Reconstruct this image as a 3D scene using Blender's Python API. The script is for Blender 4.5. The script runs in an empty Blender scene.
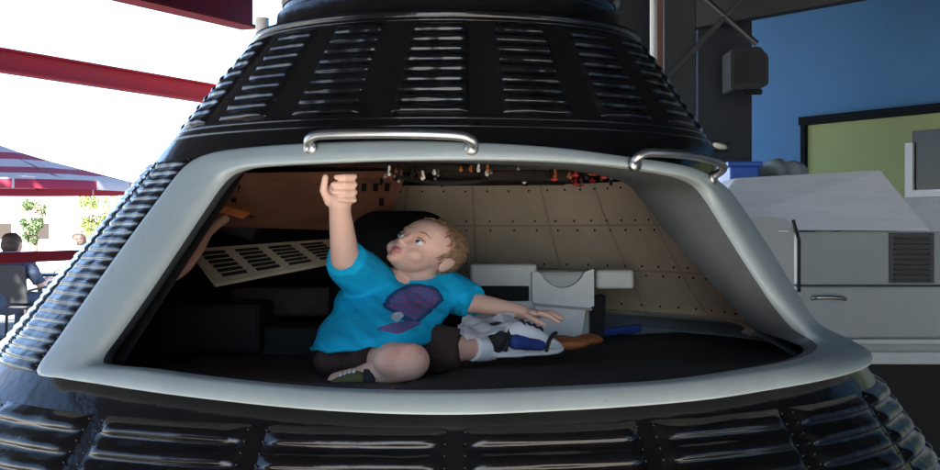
import bpy, bmesh, math, random
from mathutils import Vector, Matrix, noise
random.seed(7)
sc = bpy.context.scene
COL = sc.collection
EYE = 1.25                      # camera height above the paving
F = 1400.0                      # focal length in photo pixels (940 wide)
R = math.radians
def P(px, py, d):               # a point of the place, read off at a known distance
    return Vector(((px-470)/F*d, d, EYE+(235-py)/F*d))

# ------------------------------------------------------------------ materials
MATS = {}
def mat(name, col, rough=.5, metal=0., var=.0, vscale=8., bump=0., bscale=30., coat=0., sss=0., spec=.5, stretch=None):
    if name in MATS: return MATS[name]
    m = bpy.data.materials.new(name); m.use_nodes = True
    nt = m.node_tree; b = nt.nodes['Principled BSDF']
    b.inputs['Base Color'].default_value = (*col, 1)
    b.inputs['Roughness'].default_value = rough
    b.inputs['Metallic'].default_value = metal
    b.inputs['Specular IOR Level'].default_value = spec
    if coat: b.inputs['Coat Weight'].default_value = coat; b.inputs['Coat Roughness'].default_value = .08
    if sss:
        b.inputs['Subsurface Weight'].default_value = sss
        b.inputs['Subsurface Radius'].default_value = (.01, .004, .002)
    tc = nt.nodes.new('ShaderNodeTexCoord'); src = tc.outputs['Object']
    if stretch:
        mp = nt.nodes.new('ShaderNodeMapping'); mp.inputs['Scale'].default_value = stretch
        nt.links.new(src, mp.inputs['Vector']); src = mp.outputs['Vector']
    if var:
        n = nt.nodes.new('ShaderNodeTexNoise'); n.inputs['Scale'].default_value = vscale; n.inputs['Detail'].default_value = 6
        n.inputs['Roughness'].default_value = .65
        nt.links.new(src, n.inputs['Vector'])
        r = nt.nodes.new('ShaderNodeValToRGB')
        r.color_ramp.elements[0].position = .3; r.color_ramp.elements[1].position = .7
        r.color_ramp.elements[0].color = (*[max(0, c*(1-var)) for c in col], 1)
        r.color_ramp.elements[1].color = (*[min(1, c*(1+var)) for c in col], 1)
        nt.links.new(n.outputs['Fac'], r.inputs['Fac']); nt.links.new(r.outputs['Color'], b.inputs['Base Color'])
        mr = nt.nodes.new('ShaderNodeMapRange')
        mr.inputs['To Min'].default_value = max(.02, rough*.8); mr.inputs['To Max'].default_value = min(1, rough*1.25)
        nt.links.new(n.outputs['Fac'], mr.inputs['Value']); nt.links.new(mr.outputs['Result'], b.inputs['Roughness'])
    if bump:
        n2 = nt.nodes.new('ShaderNodeTexNoise'); n2.inputs['Scale'].default_value = bscale; n2.inputs['Detail'].default_value = 4
        nt.links.new(src, n2.inputs['Vector'])
        bp = nt.nodes.new('ShaderNodeBump'); bp.inputs['Strength'].default_value = bump; bp.inputs['Distance'].default_value = .01
        nt.links.new(n2.outputs['Fac'], bp.inputs['Height']); nt.links.new(bp.outputs['Normal'], b.inputs['Normal'])
    MATS[name] = m
    return m

M_black = mat('black gloss paint', (.005, .005, .006), .17, var=.35, vscale=14, bump=.22, bscale=18)
M_frame = mat('grey frame paint', (.33, .375, .37), .36, var=.11, vscale=7, bump=.05, bscale=25)
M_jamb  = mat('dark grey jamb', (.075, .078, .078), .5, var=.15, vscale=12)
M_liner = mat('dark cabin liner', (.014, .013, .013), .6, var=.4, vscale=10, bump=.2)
M_chrome = mat('brushed steel rail', (.40, .395, .38), .36, 1., var=.1, vscale=20)
M_tan = mat('tan vent panel', (.55, .45, .31), .55, var=.18, vscale=15)
M_slot = mat('black slot', (.006, .006, .006), .8)
M_redbrown = mat('red brown panel', (.32, .14, .09), .5, var=.35, vscale=12)
M_rust = mat('rust orange', (.42, .13, .04), .55, var=.3, vscale=10)
M_mat = mat('black floor mat', (.008, .0075, .007), .75, var=.3, vscale=20, bump=.2, bscale=80)
M_brown = mat('dark brown box', (.022, .015, .012), .75, var=.5, vscale=14, spec=.2)
M_cream = mat('off white console', (.80, .78, .70), .45, var=.08, vscale=14)
M_greylow = mat('blue grey wall panel', (.38, .42, .47), .5, var=.15, vscale=8)
M_hose = mat('pinkish hose', (.42, .22, .15), .5, var=.25, vscale=30)
M_pad = mat('black padded vinyl', (.005, .005, .005), .7, var=.3, vscale=12, bump=.15, bscale=25, spec=.2)
M_redknob = mat('red knob', (.45, .03, .025), .35)
M_steelbit = mat('dull steel', (.30, .29, .27), .4, .8, var=.2)
M_skin = mat('skin', (.72, .45, .34), .5, var=.10, vscale=18, sss=.12, spec=.35)
M_lip = mat('lip', (.50, .17, .16), .45, spec=.4)
M_hair = mat('light brown hair', (.30, .165, .085), .55, var=.45, vscale=60)
M_brow = mat('pale brow hair', (.36, .21, .13), .7)
M_shorts = mat('dark brown cotton', (.035, .018, .016), .85, var=.25, vscale=30, bump=.25, bscale=120)
M_white = mat('white canvas', (.90, .90, .91), .7, var=.06, vscale=30, bump=.1, bscale=60)
M_rubber = mat('white rubber', (.78, .77, .74), .5, var=.05)
M_blackcloth = mat('black knit', (.02, .021, .025), .85, var=.3, vscale=60)
M_blue = mat('royal blue fabric', (.02, .05, .24), .7, var=.25, vscale=40)
M_eye = mat('eye white', (.75, .72, .70), .2)
M_iris = mat('blue iris', (.06, .09, .15), .15)
M_red = mat('red painted steel', (.24, .006, .012), .6, var=.15, vscale=3, bump=.03, spec=.08)
M_rail = mat('bright red rail paint', (.62, .012, .02), .35, var=.1, vscale=4)
M_roof = mat('dark roof deck', (.015, .014, .015), .7, var=.3, vscale=2)
M_col = mat('charcoal steel', (.016, .0165, .019), .5, var=.3, vscale=3)
M_navy = mat('navy dark steel', (.010, .014, .022), .5, var=.3, vscale=2)
M_whitepaint = mat('white paint', (.78, .78, .77), .45, var=.06, vscale=5)
M_brownwood = mat('brown timber', (.12, .05, .03), .6, var=.3, vscale=6)
M_bluewall = mat('blue stucco', (.065, .20, .42), .8, var=.07, vscale=2.5, bump=.2, bscale=60)
M_green = mat('olive green stucco', (.33, .39, .17), .8, var=.06, vscale=2.5, bump=.2, bscale=60)
M_trim = mat('dark slate trim', (.008, .012, .016), .9, var=.2, spec=.1)
M_winglass = mat('dark window glass', (.025, .02, .018), .12, spec=.25)
M_pale = mat('pale grey stucco', (.5, .5, .5), .85, var=.08, vscale=20, bump=.3, bscale=70)
M_galv = mat('brushed sheet steel', (.84, .84, .84), .34, .0, var=.07, vscale=4, stretch=(1, 1, 9))
M_cab = mat('grey enamel', (.24, .27, .275), .4, var=.07, vscale=3, bump=.02)
M_cab2 = mat('light grey enamel', (.42, .45, .44), .45, var=.08, vscale=4)
M_conc = mat('pale paving', (.38, .36, .335), .9, var=.14, vscale=1.3, bump=.1, bscale=12)
M_hill = mat('dry grass hills', (.50, .44, .28), .95, var=.2, vscale=.02)
M_leaf = mat('leaf green', (.11, .15, .03), .7, var=.4, vscale=2)
M_leafd = mat('leaf deep green', (.05, .085, .03), .7, var=.4, vscale=2)
M_bark = mat('bark', (.10, .07, .05), .9, var=.3, vscale=8)
M_navycloth = mat('navy cloth', (.03, .045, .085), .9, var=.2, vscale=12)
M_bluecloth = mat('pale blue cloth', (.22, .32, .52), .9, var=.1, vscale=12)
M_dkhair = mat('dark brown hair', (.035, .018, .012), .6, var=.3, vscale=40)
M_mesh = mat('black chair mesh', (.015, .015, .018), .7)
M_denim = mat('dark denim', (.04, .055, .10), .9, var=.2, vscale=20)
M_bluebin = mat('bright blue plastic', (.02, .09, .38), .35, var=.08)
M_lampwhite = mat('warm white enamel', (.85, .80, .62), .25)

def wear(m, col, thr, scale, stretch=(1, 1, 1), rough=None):
    # worn and scuffed patches with a shape of their own
    nt = m.node_tree; b = nt.nodes['Principled BSDF']; tc = nt.nodes.new('ShaderNodeTexCoord'); mp = nt.nodes.new('ShaderNodeMapping')
    mp.inputs['Scale'].default_value = stretch; nt.links.new(tc.outputs['Object'], mp.inputs['Vector'])
    n = nt.nodes.new('ShaderNodeTexNoise'); n.inputs['Scale'].default_value = scale; n.inputs['Detail'].default_value = 8; n.inputs['Roughness'].default_value = .7
    nt.links.new(mp.outputs['Vector'], n.inputs['Vector'])
    rp = nt.nodes.new('ShaderNodeMapRange'); rp.inputs['From Min'].default_value = thr; rp.inputs['From Max'].default_value = thr+.06; rp.inputs['To Max'].default_value = .75
    nt.links.new(n.outputs['Fac'], rp.inputs['Value'])
    mx = nt.nodes.new('ShaderNodeMix'); mx.data_type = 'RGBA'; nt.links.new(rp.outputs['Result'], mx.inputs['Factor'])
    src = b.inputs['Base Color'].links[0].from_socket if b.inputs['Base Color'].links else None
    if src: nt.links.new(src, mx.inputs['A'])
    else: mx.inputs['A'].default_value = b.inputs['Base Color'].default_value
    mx.inputs['B'].default_value = (*col, 1); nt.links.new(mx.outputs['Result'], b.inputs['Base Color'])
wear(M_frame, (.13, .13, .12), .66, 14, (1, 1, 2.5)); wear(M_frame, (.52, .53, .52), .67, 30, (1, 1, .6))
wear(M_black, (.05, .048, .045), .68, 22, (1, 1, 2)); wear(M_cab, (.12, .11, .10), .66, 4, (1, 1, 3)); wear(M_cream, (.35, .31, .25), .66, 16)
wear(M_skin, (.74, .36, .29), .54, 13); wear(M_bluewall, (.05, .15, .33), .6, .9, (1, 1, .25)); wear(M_green, (.26, .31, .13), .6, 1.2, (1, 1, .25))
# striped awning cloth
def m_stripes():
    m = bpy.data.materials.new('red and white striped canvas'); m.use_nodes = True; nt = m.node_tree
    b = nt.nodes['Principled BSDF']; b.inputs['Roughness'].default_value = .85
    tc = nt.nodes.new('ShaderNodeTexCoord'); sp = nt.nodes.new('ShaderNodeSeparateXYZ')
    nt.links.new(tc.outputs['Object'], sp.inputs[0])
    ln = nt.nodes.new('ShaderNodeVectorMath'); ln.operation = 'LENGTH'
    cb = nt.nodes.new('ShaderNodeCombineXYZ'); nt.links.new(sp.outputs['X'], cb.inputs['X']); nt.links.new(sp.outputs['Y'], cb.inputs['Y'])
    nt.links.new(cb.outputs[0], ln.inputs[0])
    mu = nt.nodes.new('ShaderNodeMath'); mu.operation = 'MULTIPLY'; mu.inputs[1].default_value = 1.45
    nt.links.new(ln.outputs['Value'], mu.inputs[0])
    fr = nt.nodes.new('ShaderNodeMath'); fr.operation = 'FRACT'; nt.links.new(mu.outputs[0], fr.inputs[0])
    rp = nt.nodes.new('ShaderNodeValToRGB'); rp.color_ramp.interpolation = 'CONSTANT'
    rp.color_ramp.elements[0].color = (.50, .40, .385, 1); rp.color_ramp.elements[1].position = .55
    rp.color_ramp.elements[1].color = (.30, .02, .05, 1)
    nt.links.new(fr.outputs[0], rp.inputs['Fac']); nt.links.new(rp.outputs['Color'], b.inputs['Base Color'])
    return m
M_stripe = m_stripes()

def m_backwall():               # tan cabin wall with bolt rows and panel seams
    m = mat('tan cabin wall', (.62, .51, .39), .55, var=.16, vscale=7, bump=.1, bscale=20)
    return m
M_back = m_backwall()

# ------------------------------------------------------------------ object helpers
W = {}
def setp(o, label=None, cat=None, group=None, kind=None):
    if label: o['label'] = label
    if cat: o['category'] = cat
    if group: o['group'] = group
    if kind: o['kind'] = kind
    return o
def thing(name, loc, label, cat, group=None):
    o = bpy.data.objects.new(name, None); COL.objects.link(o); o.location = loc; W[o.name] = Vector(loc)
    o.empty_display_size = .1
    return setp(o, label, cat, group)
def obj(name, bm, m, parent=None, loc=None, smooth=False, normals=True):
    """bm is in world coordinates; one mesh object; parts keep their thing's origin"""
    if normals: bmesh.ops.recalc_face_normals(bm, faces=bm.faces)
    me = bpy.data.meshes.new(name); bm.to_mesh(me); bm.free()
    return objm(name, me, m, parent, loc, smooth)
def objm(name, me, m, parent=None, loc=None, smooth=False):
    o = bpy.data.objects.new(name, me); COL.objects.link(o)
    base = W[parent.name] if parent else Vector(loc or (0, 0, 0))
    me.transform(Matrix.Translation(-base))
    W[o.name] = base.copy()
    if parent: o.parent = parent
    else: o.location = base
    for mm in (m if isinstance(m, (list, tuple)) else [m]): me.materials.append(mm)
    if smooth:
        for p in me.polygons: p.use_smooth = True
    return o
def copy_tree(o, parent=None):
    c = o.copy(); COL.objects.link(c)
    if parent: c.parent = parent
    for ch in list(o.children): copy_tree(ch, c)
    return c
def NB(): return bmesh.new()
def box(bm, c, s, bev=0., rot=None, seg=2):
    t = bmesh.new(); bmesh.ops.create_cube(t, size=1)
    for v in t.verts: v.co = Vector((v.co.x*s[0], v.co.y*s[1], v.co.z*s[2]))
    if bev: bmesh.ops.bevel(t, geom=list(t.edges), offset=bev, segments=seg, profile=.5, affect='EDGES')
    mtx = Matrix.Translation(Vector(c)) @ (rot.to_4x4() if rot else Matrix.Identity(4))
    bmesh.ops.transform(t, matrix=mtx, verts=t.verts)
    merge(bm, t)
def merge(bm, t):
    vs = {v: bm.verts.new(v.co) for v in t.verts}
    for f in t.faces:
        try: bm.faces.new([vs[v] for v in f.verts])
        except ValueError: pass
    t.free()
def tube(bm, pts, rad, n=12, cap=True):
    pts = [Vector(p) for p in pts]; rads = rad if isinstance(rad, (list, tuple)) else [rad]*len(pts)
    rings = []; up = Vector((0, 0, 1))
    for i, p in enumerate(pts):
        d = (pts[min(i+1, len(pts)-1)]-pts[max(i-1, 0)]).normalized()
        if abs(d.dot(up)) > .95: up = Vector((1, 0, 0)) if abs(d.x) < .9 else Vector((0, 1, 0))
        a = d.cross(up).normalized(); b = a.cross(d).normalized(); up = b
        rings.append([bm.verts.new(p+(a*math.cos(2*math.pi*k/n)+b*math.sin(2*math.pi*k/n))*rads[i]) for k in range(n)])
    for i in range(len(rings)-1):
        for k in range(n):
            bm.faces.new((rings[i][k], rings[i][(k+1) % n], rings[i+1][(k+1) % n], rings[i+1][k]))
    if cap: bm.faces.new(rings[0]); bm.faces.new(rings[-1][::-1])
def cat(pts, k=6, closed=False):
    pts = [Vector(p) for p in pts]; n = len(pts); out = []
    rng = range(n if closed else n-1)
    for i in rng:
        g = (lambda j: pts[j % n]) if closed else (lambda j: pts[min(max(j, 0), n-1)])
        a, b, c, d = g(i-1), g(i), g(i+1), g(i+2)
        for s in range(k):
            t = s/k
            out.append(.5*((2*b)+(c-a)*t+(2*a-5*b+4*c-d)*t*t+(3*b-a-3*c+d)*t**3))
    if not closed: out.append(pts[-1])
    return out
def lathe(bm, prof, c, n=48, cx=lambda z: 0):
    rings = []
    for r, z in prof:
        rings.append([bm.verts.new((c[0]+r*math.cos(2*math.pi*k/n), c[1]+r*math.sin(2*math.pi*k/n), c[2]+z)) for k in range(n)] if r > 1e-5
                     else [bm.verts.new((c[0], c[1], c[2]+z))])
    for A, B in zip(rings, rings[1:]):
        for k in range(n):
            if len(A) == 1 and len(B) == 1: continue
            if len(A) == 1: bm.faces.new((A[0], B[k], B[(k+1) % n]))
            elif len(B) == 1: bm.faces.new((A[k], A[(k+1) % n], B[0]))
            else: bm.faces.new((A[k], A[(k+1) % n], B[(k+1) % n], B[k]))
def prism(bm, front, vec):
    vec = Vector(vec); a = [bm.verts.new(p) for p in front]; b = [bm.verts.new(Vector(p)+vec) for p in front]
    bm.faces.new(a); bm.faces.new(b[::-1]); n = len(a)
    for i in range(n): bm.faces.new((a[i], b[i], b[(i+1) % n], a[(i+1) % n]))
def ell(bm, c, r, rot=None, u=20, v=14):
    t = bmesh.new(); bmesh.ops.create_uvsphere(t, u_segments=u, v_segments=v, radius=1)
    for x in t.verts: x.co = Vector((x.co.x*r[0], x.co.y*r[1], x.co.z*r[2]))
    bmesh.ops.transform(t, matrix=Matrix.Translation(Vector(c)) @ (rot.to_4x4() if rot else Matrix.Identity(4)), verts=t.verts)
    merge(bm, t)
def cone(bm, a, b, ra, rb, n=16, sph=True, sq=1.):
    """tapered limb from a to b; sph adds round ends"""
    a, b = Vector(a), Vector(b)
    if sph:
        d = (b-a).normalized(); pts = []; rr = []
        for k in range(5): t = k/4*math.pi/2; pts.append(a-d*ra*math.cos(t)); rr.append(max(ra*math.sin(t), ra*.05))
        for k in range(1, 5): pts.append(a.lerp(b, k/5)); rr.append(ra+(rb-ra)*k/5)
        for k in range(5): t = k/4*math.pi/2; pts.append(b+d*rb*math.sin(t)); rr.append(max(rb*math.cos(t), rb*.05))
        tube(bm, pts, rr, n)
    else: tube(bm, [a, a.lerp(b, .5), b], [ra, (ra+rb)/2, rb], n)
def fuse(bm, voxel, smooth_it=4, fac=.5):
    """union of closed pieces -> one continuous skin"""
    bmesh.ops.recalc_face_normals(bm, faces=bm.faces)
    me = bpy.data.meshes.new('tmp'); bm.to_mesh(me); bm.free()
    o = bpy.data.objects.new('tmp', me); COL.objects.link(o)
    r = o.modifiers.new('r', 'REMESH'); r.mode = 'VOXEL'; r.voxel_size = voxel; r.adaptivity = 0
    if smooth_it:
        s = o.modifiers.new('s', 'SMOOTH'); s.factor = fac; s.iterations = smooth_it
    dg = bpy.context.evaluated_depsgraph_get(); dg.update()
    out = bpy.data.meshes.new_from_object(o.evaluated_get(dg), depsgraph=dg)
    bpy.data.objects.remove(o); out.materials.clear()
    return out
def nz(p, s, seed=0.): return noise.noise(Vector(p)*s+Vector((seed, seed*1.7, seed*.3)))
def wrinkle(me, amp, s, seed=1., stretch=(1, 1, 1)):
    me.update()
    ns = [v.normal.copy() for v in me.vertices]
    for v, n in zip(me.vertices, ns):
        q = Vector((v.co.x*stretch[0], v.co.y*stretch[1], v.co.z*stretch[2]))
        v.co += n*amp*(nz(q, s, seed)+.5*nz(q, s*2.2, seed+3))

# ------------------------------------------------------------------ camera, light, sky
cam = bpy.data.cameras.new('camera'); co = bpy.data.objects.new('camera', cam); COL.objects.link(co)
co.location = (0, 0, EYE); co.rotation_euler = (R(90), 0, 0)
cam.sensor_width = 36; cam.lens = 36*F/940; cam.clip_start = .05; cam.clip_end = 3000
sc.camera = co
SUN_EL, SUN_DIR = 38., Vector((.22, .97, 0)).normalized()      # light travels this way over the ground
w = bpy.data.worlds.new('World'); sc.world = w; w.use_nodes = True
nt = w.node_tree; bg = nt.nodes['Background']
sky = nt.nodes.new('ShaderNodeTexSky'); sky.sky_type = 'NISHITA'; sky.sun_disc = False
sky.sun_elevation = R(SUN_EL); sky.sun_rotation = math.atan2(-SUN_DIR.x, -SUN_DIR.y)
sky.air_density = .7; sky.dust_density = .1; sky.ozone_density = 1.
nt.links.new(sky.outputs[0], bg.inputs[0]); bg.inputs[1].default_value = .05
sl = bpy.data.lights.new('sun', 'SUN'); so = bpy.data.objects.new('sun', sl); COL.objects.link(so)
sl.energy = 5.0; sl.angle = R(.5); sl.color = (1, .95, .87)
dv = Vector((SUN_DIR.x*math.cos(R(SUN_EL)), SUN_DIR.y*math.cos(R(SUN_EL)), -math.sin(R(SUN_EL))))
so.rotation_euler = dv.to_track_quat('-Z', 'Y').to_euler(); so.location = (-10, -10, 20)
sc.view_settings.view_transform = 'Standard'; sc.view_settings.look = 'None'
sc.view_settings.gamma = 1; sc.view_settings.use_curve_mapping = False
sc.view_settings.exposure = 3.4

# ------------------------------------------------------------------ the setting
bm = NB(); bmesh.ops.create_grid(bm, x_segments=1, y_segments=1, size=900)
setp(obj('ground', bm, M_conc), kind='structure')
bm = NB(); vs = [bm.verts.new(p) for p in ((-60, 4.5, .004), (-1.75, 4.5, .004), (-1.75, 46, .004), (-60, 46, .004))]; bm.faces.new(vs)
setp(obj('patio_paving', bm, mat('grey patio paving', (.105, .105, .112), .85, var=.2, vscale=1.6, bump=.15, bscale=10)), kind='structure')
bm = NB()
pr = []
for i in range(81):
    x = -420+i*10.5; h = 5.+8*(.5+.5*noise.noise(Vector((x*.011, 3, 0))))+2*noise.noise(Vector((x*.05, 7, 0)))
    pr.append([bm.verts.new((x, 330, -.5)), bm.verts.new((x, 350, h*.6)), bm.verts.new((x, 400, h)), bm.verts.new((x, 520, h*.8))])
for a, b in zip(pr, pr[1:]):
    for k in range(3): bm.faces.new((a[k], b[k], b[k+1], a[k+1]))
setp(obj('hills', bm, M_hill, smooth=True), kind='structure')

# ------------------------------------------------------------------ the capsule
CY, CX0, LEAN = 2.6, -.063, .06
def sst(a, b, x):
    t = min(1, max(0, (x-a)/(b-a))); return t*t*(3-2*t)
def radius(az, z):
    a = (az+180) % 360-180
    p = .08*sst(35, 65, a)*(1-sst(120, 165, a))*sst(-.208, -.15, z)*(1-sst(.085, .15, z))
    return (.614-.746*z)*(1-p)
def S(az, z, off=0.):           # az 0 faces the camera, + to the right; z above eye height
    r = radius(az, z)+off; a = R(az)
    return Vector((CX0+LEAN*z+r*math.sin(a), CY-r*math.cos(a), EYE+z))
cap = thing('space_capsule', (CX0, CY, EYE-.62), 'black ribbed cone shaped space capsule with a large open hatch framed in grey', 'space capsule')

PAIRS = [((-45.6, -.200), (-37, -.178)), ((-40, -.205), (-34.5, -.184)), ((-33, -.208), (-29, -.185)), ((-20.5, -.217), (-20, -.192)), ((-7.5, -.227), (-7, -.201)),
 ((3.5, -.231), (3.5, -.203)), ((13.5, -.229), (13, -.201)), ((28.5, -.225), (27, -.198)), ((40, -.219), (37, -.192)),
 ((54, -.215), (47, -.188)), ((66, -.212), (55.5, -.184)), ((76, -.205), (62, -.178)), ((83, -.190), (64, -.166)),
 ((86, -.155), (62, -.143)), ((86, -.10), (59, -.10)), ((84, -.03), (57, -.025)), ((80, .03), (56.3, .03)), ((75, .068), (55.5, .058)),
 ((68, .09), (53, .079)), ((59, .101), (46, .0905)), ((50, .109), (38, .097)), ((34.5, .119), (28, .105)), ((20.5, .131), (18, .109)),
 ((7.5, .137), (7, .110)), ((-5, .140), (-5, .109)), ((-21.5, .138), (-19, .106)), ((-34, .134), (-28, .103)), ((-41.5, .127), (-32, .098)), ((-45.3, .108), (-34.6, .082)),
 ((-46.1, .06), (-35.4, .03)), ((-46.4, -.02), (-35.8, -.03)), ((-46.3, -.09), (-36.2, -.085)), ((-46.1, -.15), (-36.7, -.138))]
OUT = cat([(a[0], a[1], 0) for a, b in PAIRS], 5, True)
INN = cat([(b[0], b[1], 0) for a, b in PAIRS], 5, True)
def ring_strip(bm, sections, m_idx=None):
    """sections: list of (t, off, dAzInward?) evaluated round the hatch outline"""
    rows = []
    for o, i in zip(OUT, INN):
        row = []
        for t, off in sections:
            q = o.lerp(i, t); row.append(bm.verts.new(S(q.x, q.y, off)))
        rows.append(row)
    n = len(rows)
    for k in range(n):
        a, b = rows[k], rows[(k+1) % n]
        for j in range(len(sections)-1): bm.faces.new((a[j], a[j+1], b[j+1], b[j]))
bm = NB(); ring_strip(bm, [(.0, -.03), (0, .014), (.015, .020), (.05, .0245), (.15, .026), (.5, .027), (.86, .026), (.94, .0235), (.985, .017), (1, .010), (1.0, .002)])
frame = obj('hatch_frame', bm, M_frame, cap, smooth=True)
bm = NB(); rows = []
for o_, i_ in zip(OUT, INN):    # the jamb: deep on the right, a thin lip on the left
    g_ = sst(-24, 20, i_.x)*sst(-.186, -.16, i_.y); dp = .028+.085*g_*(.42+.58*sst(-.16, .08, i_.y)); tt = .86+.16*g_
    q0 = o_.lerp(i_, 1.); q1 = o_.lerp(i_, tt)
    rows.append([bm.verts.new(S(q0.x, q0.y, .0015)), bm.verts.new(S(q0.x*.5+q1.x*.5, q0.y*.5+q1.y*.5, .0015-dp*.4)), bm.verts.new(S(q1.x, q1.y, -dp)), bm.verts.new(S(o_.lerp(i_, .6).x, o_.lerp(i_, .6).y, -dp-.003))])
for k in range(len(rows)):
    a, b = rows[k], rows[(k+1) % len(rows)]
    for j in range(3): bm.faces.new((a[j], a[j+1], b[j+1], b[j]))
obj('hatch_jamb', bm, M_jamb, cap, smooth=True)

# skin, cut away where the hatch is
def ztop(az):
    pts = [(-46.4, .105), (-42, .120), (-34, .128), (-21, .132), (-5, .134), (7, .131), (20, .125), (34, .113), (50, .103), (59, .095), (68, .084), (76, .06)]
    if az <= pts[0][0]: return pts[0][1]
    for (a, x), (b, y) in zip(pts, pts[1:]):
        if az <= b: return x+(y-x)*(az-a)/(b-a)
    return pts[-1][1]
def zbot(az):
    pts = [(-46.4, -.196), (-33, -.202), (-20, -.212), (-7, -.221), (3.5, -.225), (13, -.223), (28, -.219), (40, -.213), (54, -.209), (66, -.206), (76, -.199), (82, -.19)]
    if az <= pts[0][0]: return pts[0][1]
    for (a, x), (b, y) in zip(pts, pts[1:]):
        if az <= b: return x+(y-x)*(az-a)/(b-a)
    return pts[-1][1]
ZT, ZB = .355, -.5
def sheet(bm, azs, zs_of, off=0.):
    rows = [[bm.verts.new(S(a, z, off)) for z in zs_of(a)] for a in azs]
    for A, B in zip(rows, rows[1:]):
        for j in range(len(A)-1): bm.faces.new((A[j], B[j], B[j+1], A[j+1]))
def lin(a, b, n): return [a+(b-a)*i/n for i in range(n+1)]
bm = NB()
sheet(bm, lin(-46.2, 82, 86), lambda a: lin(ztop(a), ZT, 8))
sheet(bm, lin(-46.2, 82, 86), lambda a: lin(ZB, zbot(a), 8))
sheet(bm, lin(82, 360-46.2, 116), lambda a: lin(ZB, ZT, 26))
# heat shield under it and rolled edge on top
for k in range(72):
    pass
obj('capsule_skin', bm, M_black, cap, smooth=True)
def slathe(bm, prof, n=96, z0=0):
    rings = [[bm.verts.new((CX0+LEAN*z+r*math.sin(2*math.pi*k/n), CY-r*math.cos(2*math.pi*k/n), EYE+z)) for k in range(n)] for r, z in prof]
    for A, B in zip(rings, rings[1:]):
        for k in range(n): bm.faces.new((A[k], A[(k+1) % n], B[(k+1) % n], B[k]))
rb = .614+.746*.5
bm = NB(); slathe(bm, [(rb-.004, -.497), (rb+.014, -.5), (rb+.016, -.52), (rb, -.53), (.85, -.56), (.6, -.595), (.3, -.612), (.01, -.618)])
obj('heat_shield', bm, M_jamb, cap, smooth=True)
bm = NB(); slathe(bm, [(.352, .349), (.357, .356), (.353, .362), (.325, .364), (.318, .37), (.316, .40)])
obj('collar_ring', bm, M_black, cap, smooth=True)

# corrugated shingles: horizontal beads with rounded ends, one panel per gore
def panel(az0, az1, z0, z1, nrib, h, name='shingle_panel', margin=.07, base=.003, jag=0., nu=22, riv=True):
    bm = NB(); nv = nrib*9; rows = []; sd = az0*.37+z0*11; h *= .85+.3*abs(math.sin(sd*7)); tl = .0016*math.sin(sd*5)
    for i in range(nu+1):
        u = i/nu; row = []
        uu = .5-.5*math.cos(math.pi*u)*1.0 if False else u
        for j in range(nv+1):
            v = j/nv; z = z0+(z1-z0)*v; az = az0+(az1-az0)*uu
            k = v*nrib; fr = k-math.floor(k)
            e = min(uu, 1-uu); endf = sst(margin*.55, margin*1.6, e)
            bead = max(0., math.sin(math.pi*min(1, max(0, (fr-.12)/.76))))**.7
            off = base+tl*(u-.5)*2+h*bead*endf*(1+.35*nz((u*3, j//9*1.7, sd), 1.1, 3))+.0015*nz((u*2.5, v*4, sd), 1.5, 8)
            off += .0032*nz((az*.09, z*7, 1), 1.3, 2)+.0015*nz((az*.3, z*25, 4), 1., 6)
            if e == 0 or v in (0, 1): off = -.002
            row.append(bm.verts.new(S(az, z, off)))
        rows.append(row)
    for A, B in zip(rows, rows[1:]):
        for j in range(nv): bm.faces.new((A[j], B[j], B[j+1], A[j+1]))
    if riv:
        for side in (.018, .982):
            for j in range(nrib*2):
                v = (j+.5)/(nrib*2); az = az0+(az1-az0)*side; z = z0+(z1-z0)*v
                ell(bm, S(az, z, base+.001), (.002, .002, .002), u=6, v=4)
    return obj(name, bm, M_black, cap, smooth=True)
az = -8.5-20.5*8
k = 0
while az < 180:
    panel(az, az+14.8, .186, .342, 9, .0042, margin=.06, riv=False)
    az += 20.5
bm = NB()
for zc in (.166, .179, .347):     # thin seam bands round the upper cone
    rows = []
    for i in range(181):
        a = -180+2*i
        if zc < .15: continue
        rows.append([bm.verts.new(S(a, zc-.003, .0)), bm.verts.new(S(a, zc-.002, .002)), bm.verts.new(S(a, zc+.002, .002)), bm.verts.new(S(a, zc+.003, .0))])
    for A, B in zip(rows, rows[1:]):
        for j in range(3): bm.faces.new((A[j], B[j], B[j+1], A[j+1]))
obj('seam_band', bm, M_black, cap, smooth=True)
az = -13.6-18.4*9
for i in range(19):
    panel(az, az+17.2, -.492, -.246, 9, .009, margin=.06, nu=26)
    az += 18.4
for a0, a1 in ((-63.5, -48.5), (-80, -65), (-96.5, -81.5), (-113, -98), (-130, -115), (95, 110), (112, 127), (129, 144)):
    panel(a0, a1, -.205, .125, 24, .0032, margin=.05)

# recovery section on top
bm = NB()
slathe(bm, [(.312, .366), (.312, .40), (.306, .405), (.306, .80), (.312, .805), (.312, .84), (.30, .86), (.22, .90), (.2, 1.0), (.17, 1.06), (.01, 1.07)])
neck = obj('recovery_section', bm, M_black, cap, smooth=False)
for kk in range(12):
    a0 = kk*30-22
    bm = NB(); rows = []
    for i in range(13):
        u = i/12; row = []
        for j in range(145):
            v = j/144; z = .415+.37*v; fr = (v*16) % 1
            e = min(u, 1-u); off = .306+.002+.007*(max(0, math.sin(math.pi*fr))**.8)*sst(.03, .12, e)
            if e == 0: off = .304
            a = R(a0+24*u); row.append(bm.verts.new((CX0+LEAN*z+off*math.sin(a), CY-off*math.cos(a), EYE+z)))
        rows.append(row)
    for A, B in zip(rows, rows[1:]):
        for j in range(144): bm.faces.new((A[j], B[j], B[j+1], A[j+1]))
    obj('ribbed_plate', bm, M_black, neck, smooth=True)

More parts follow.
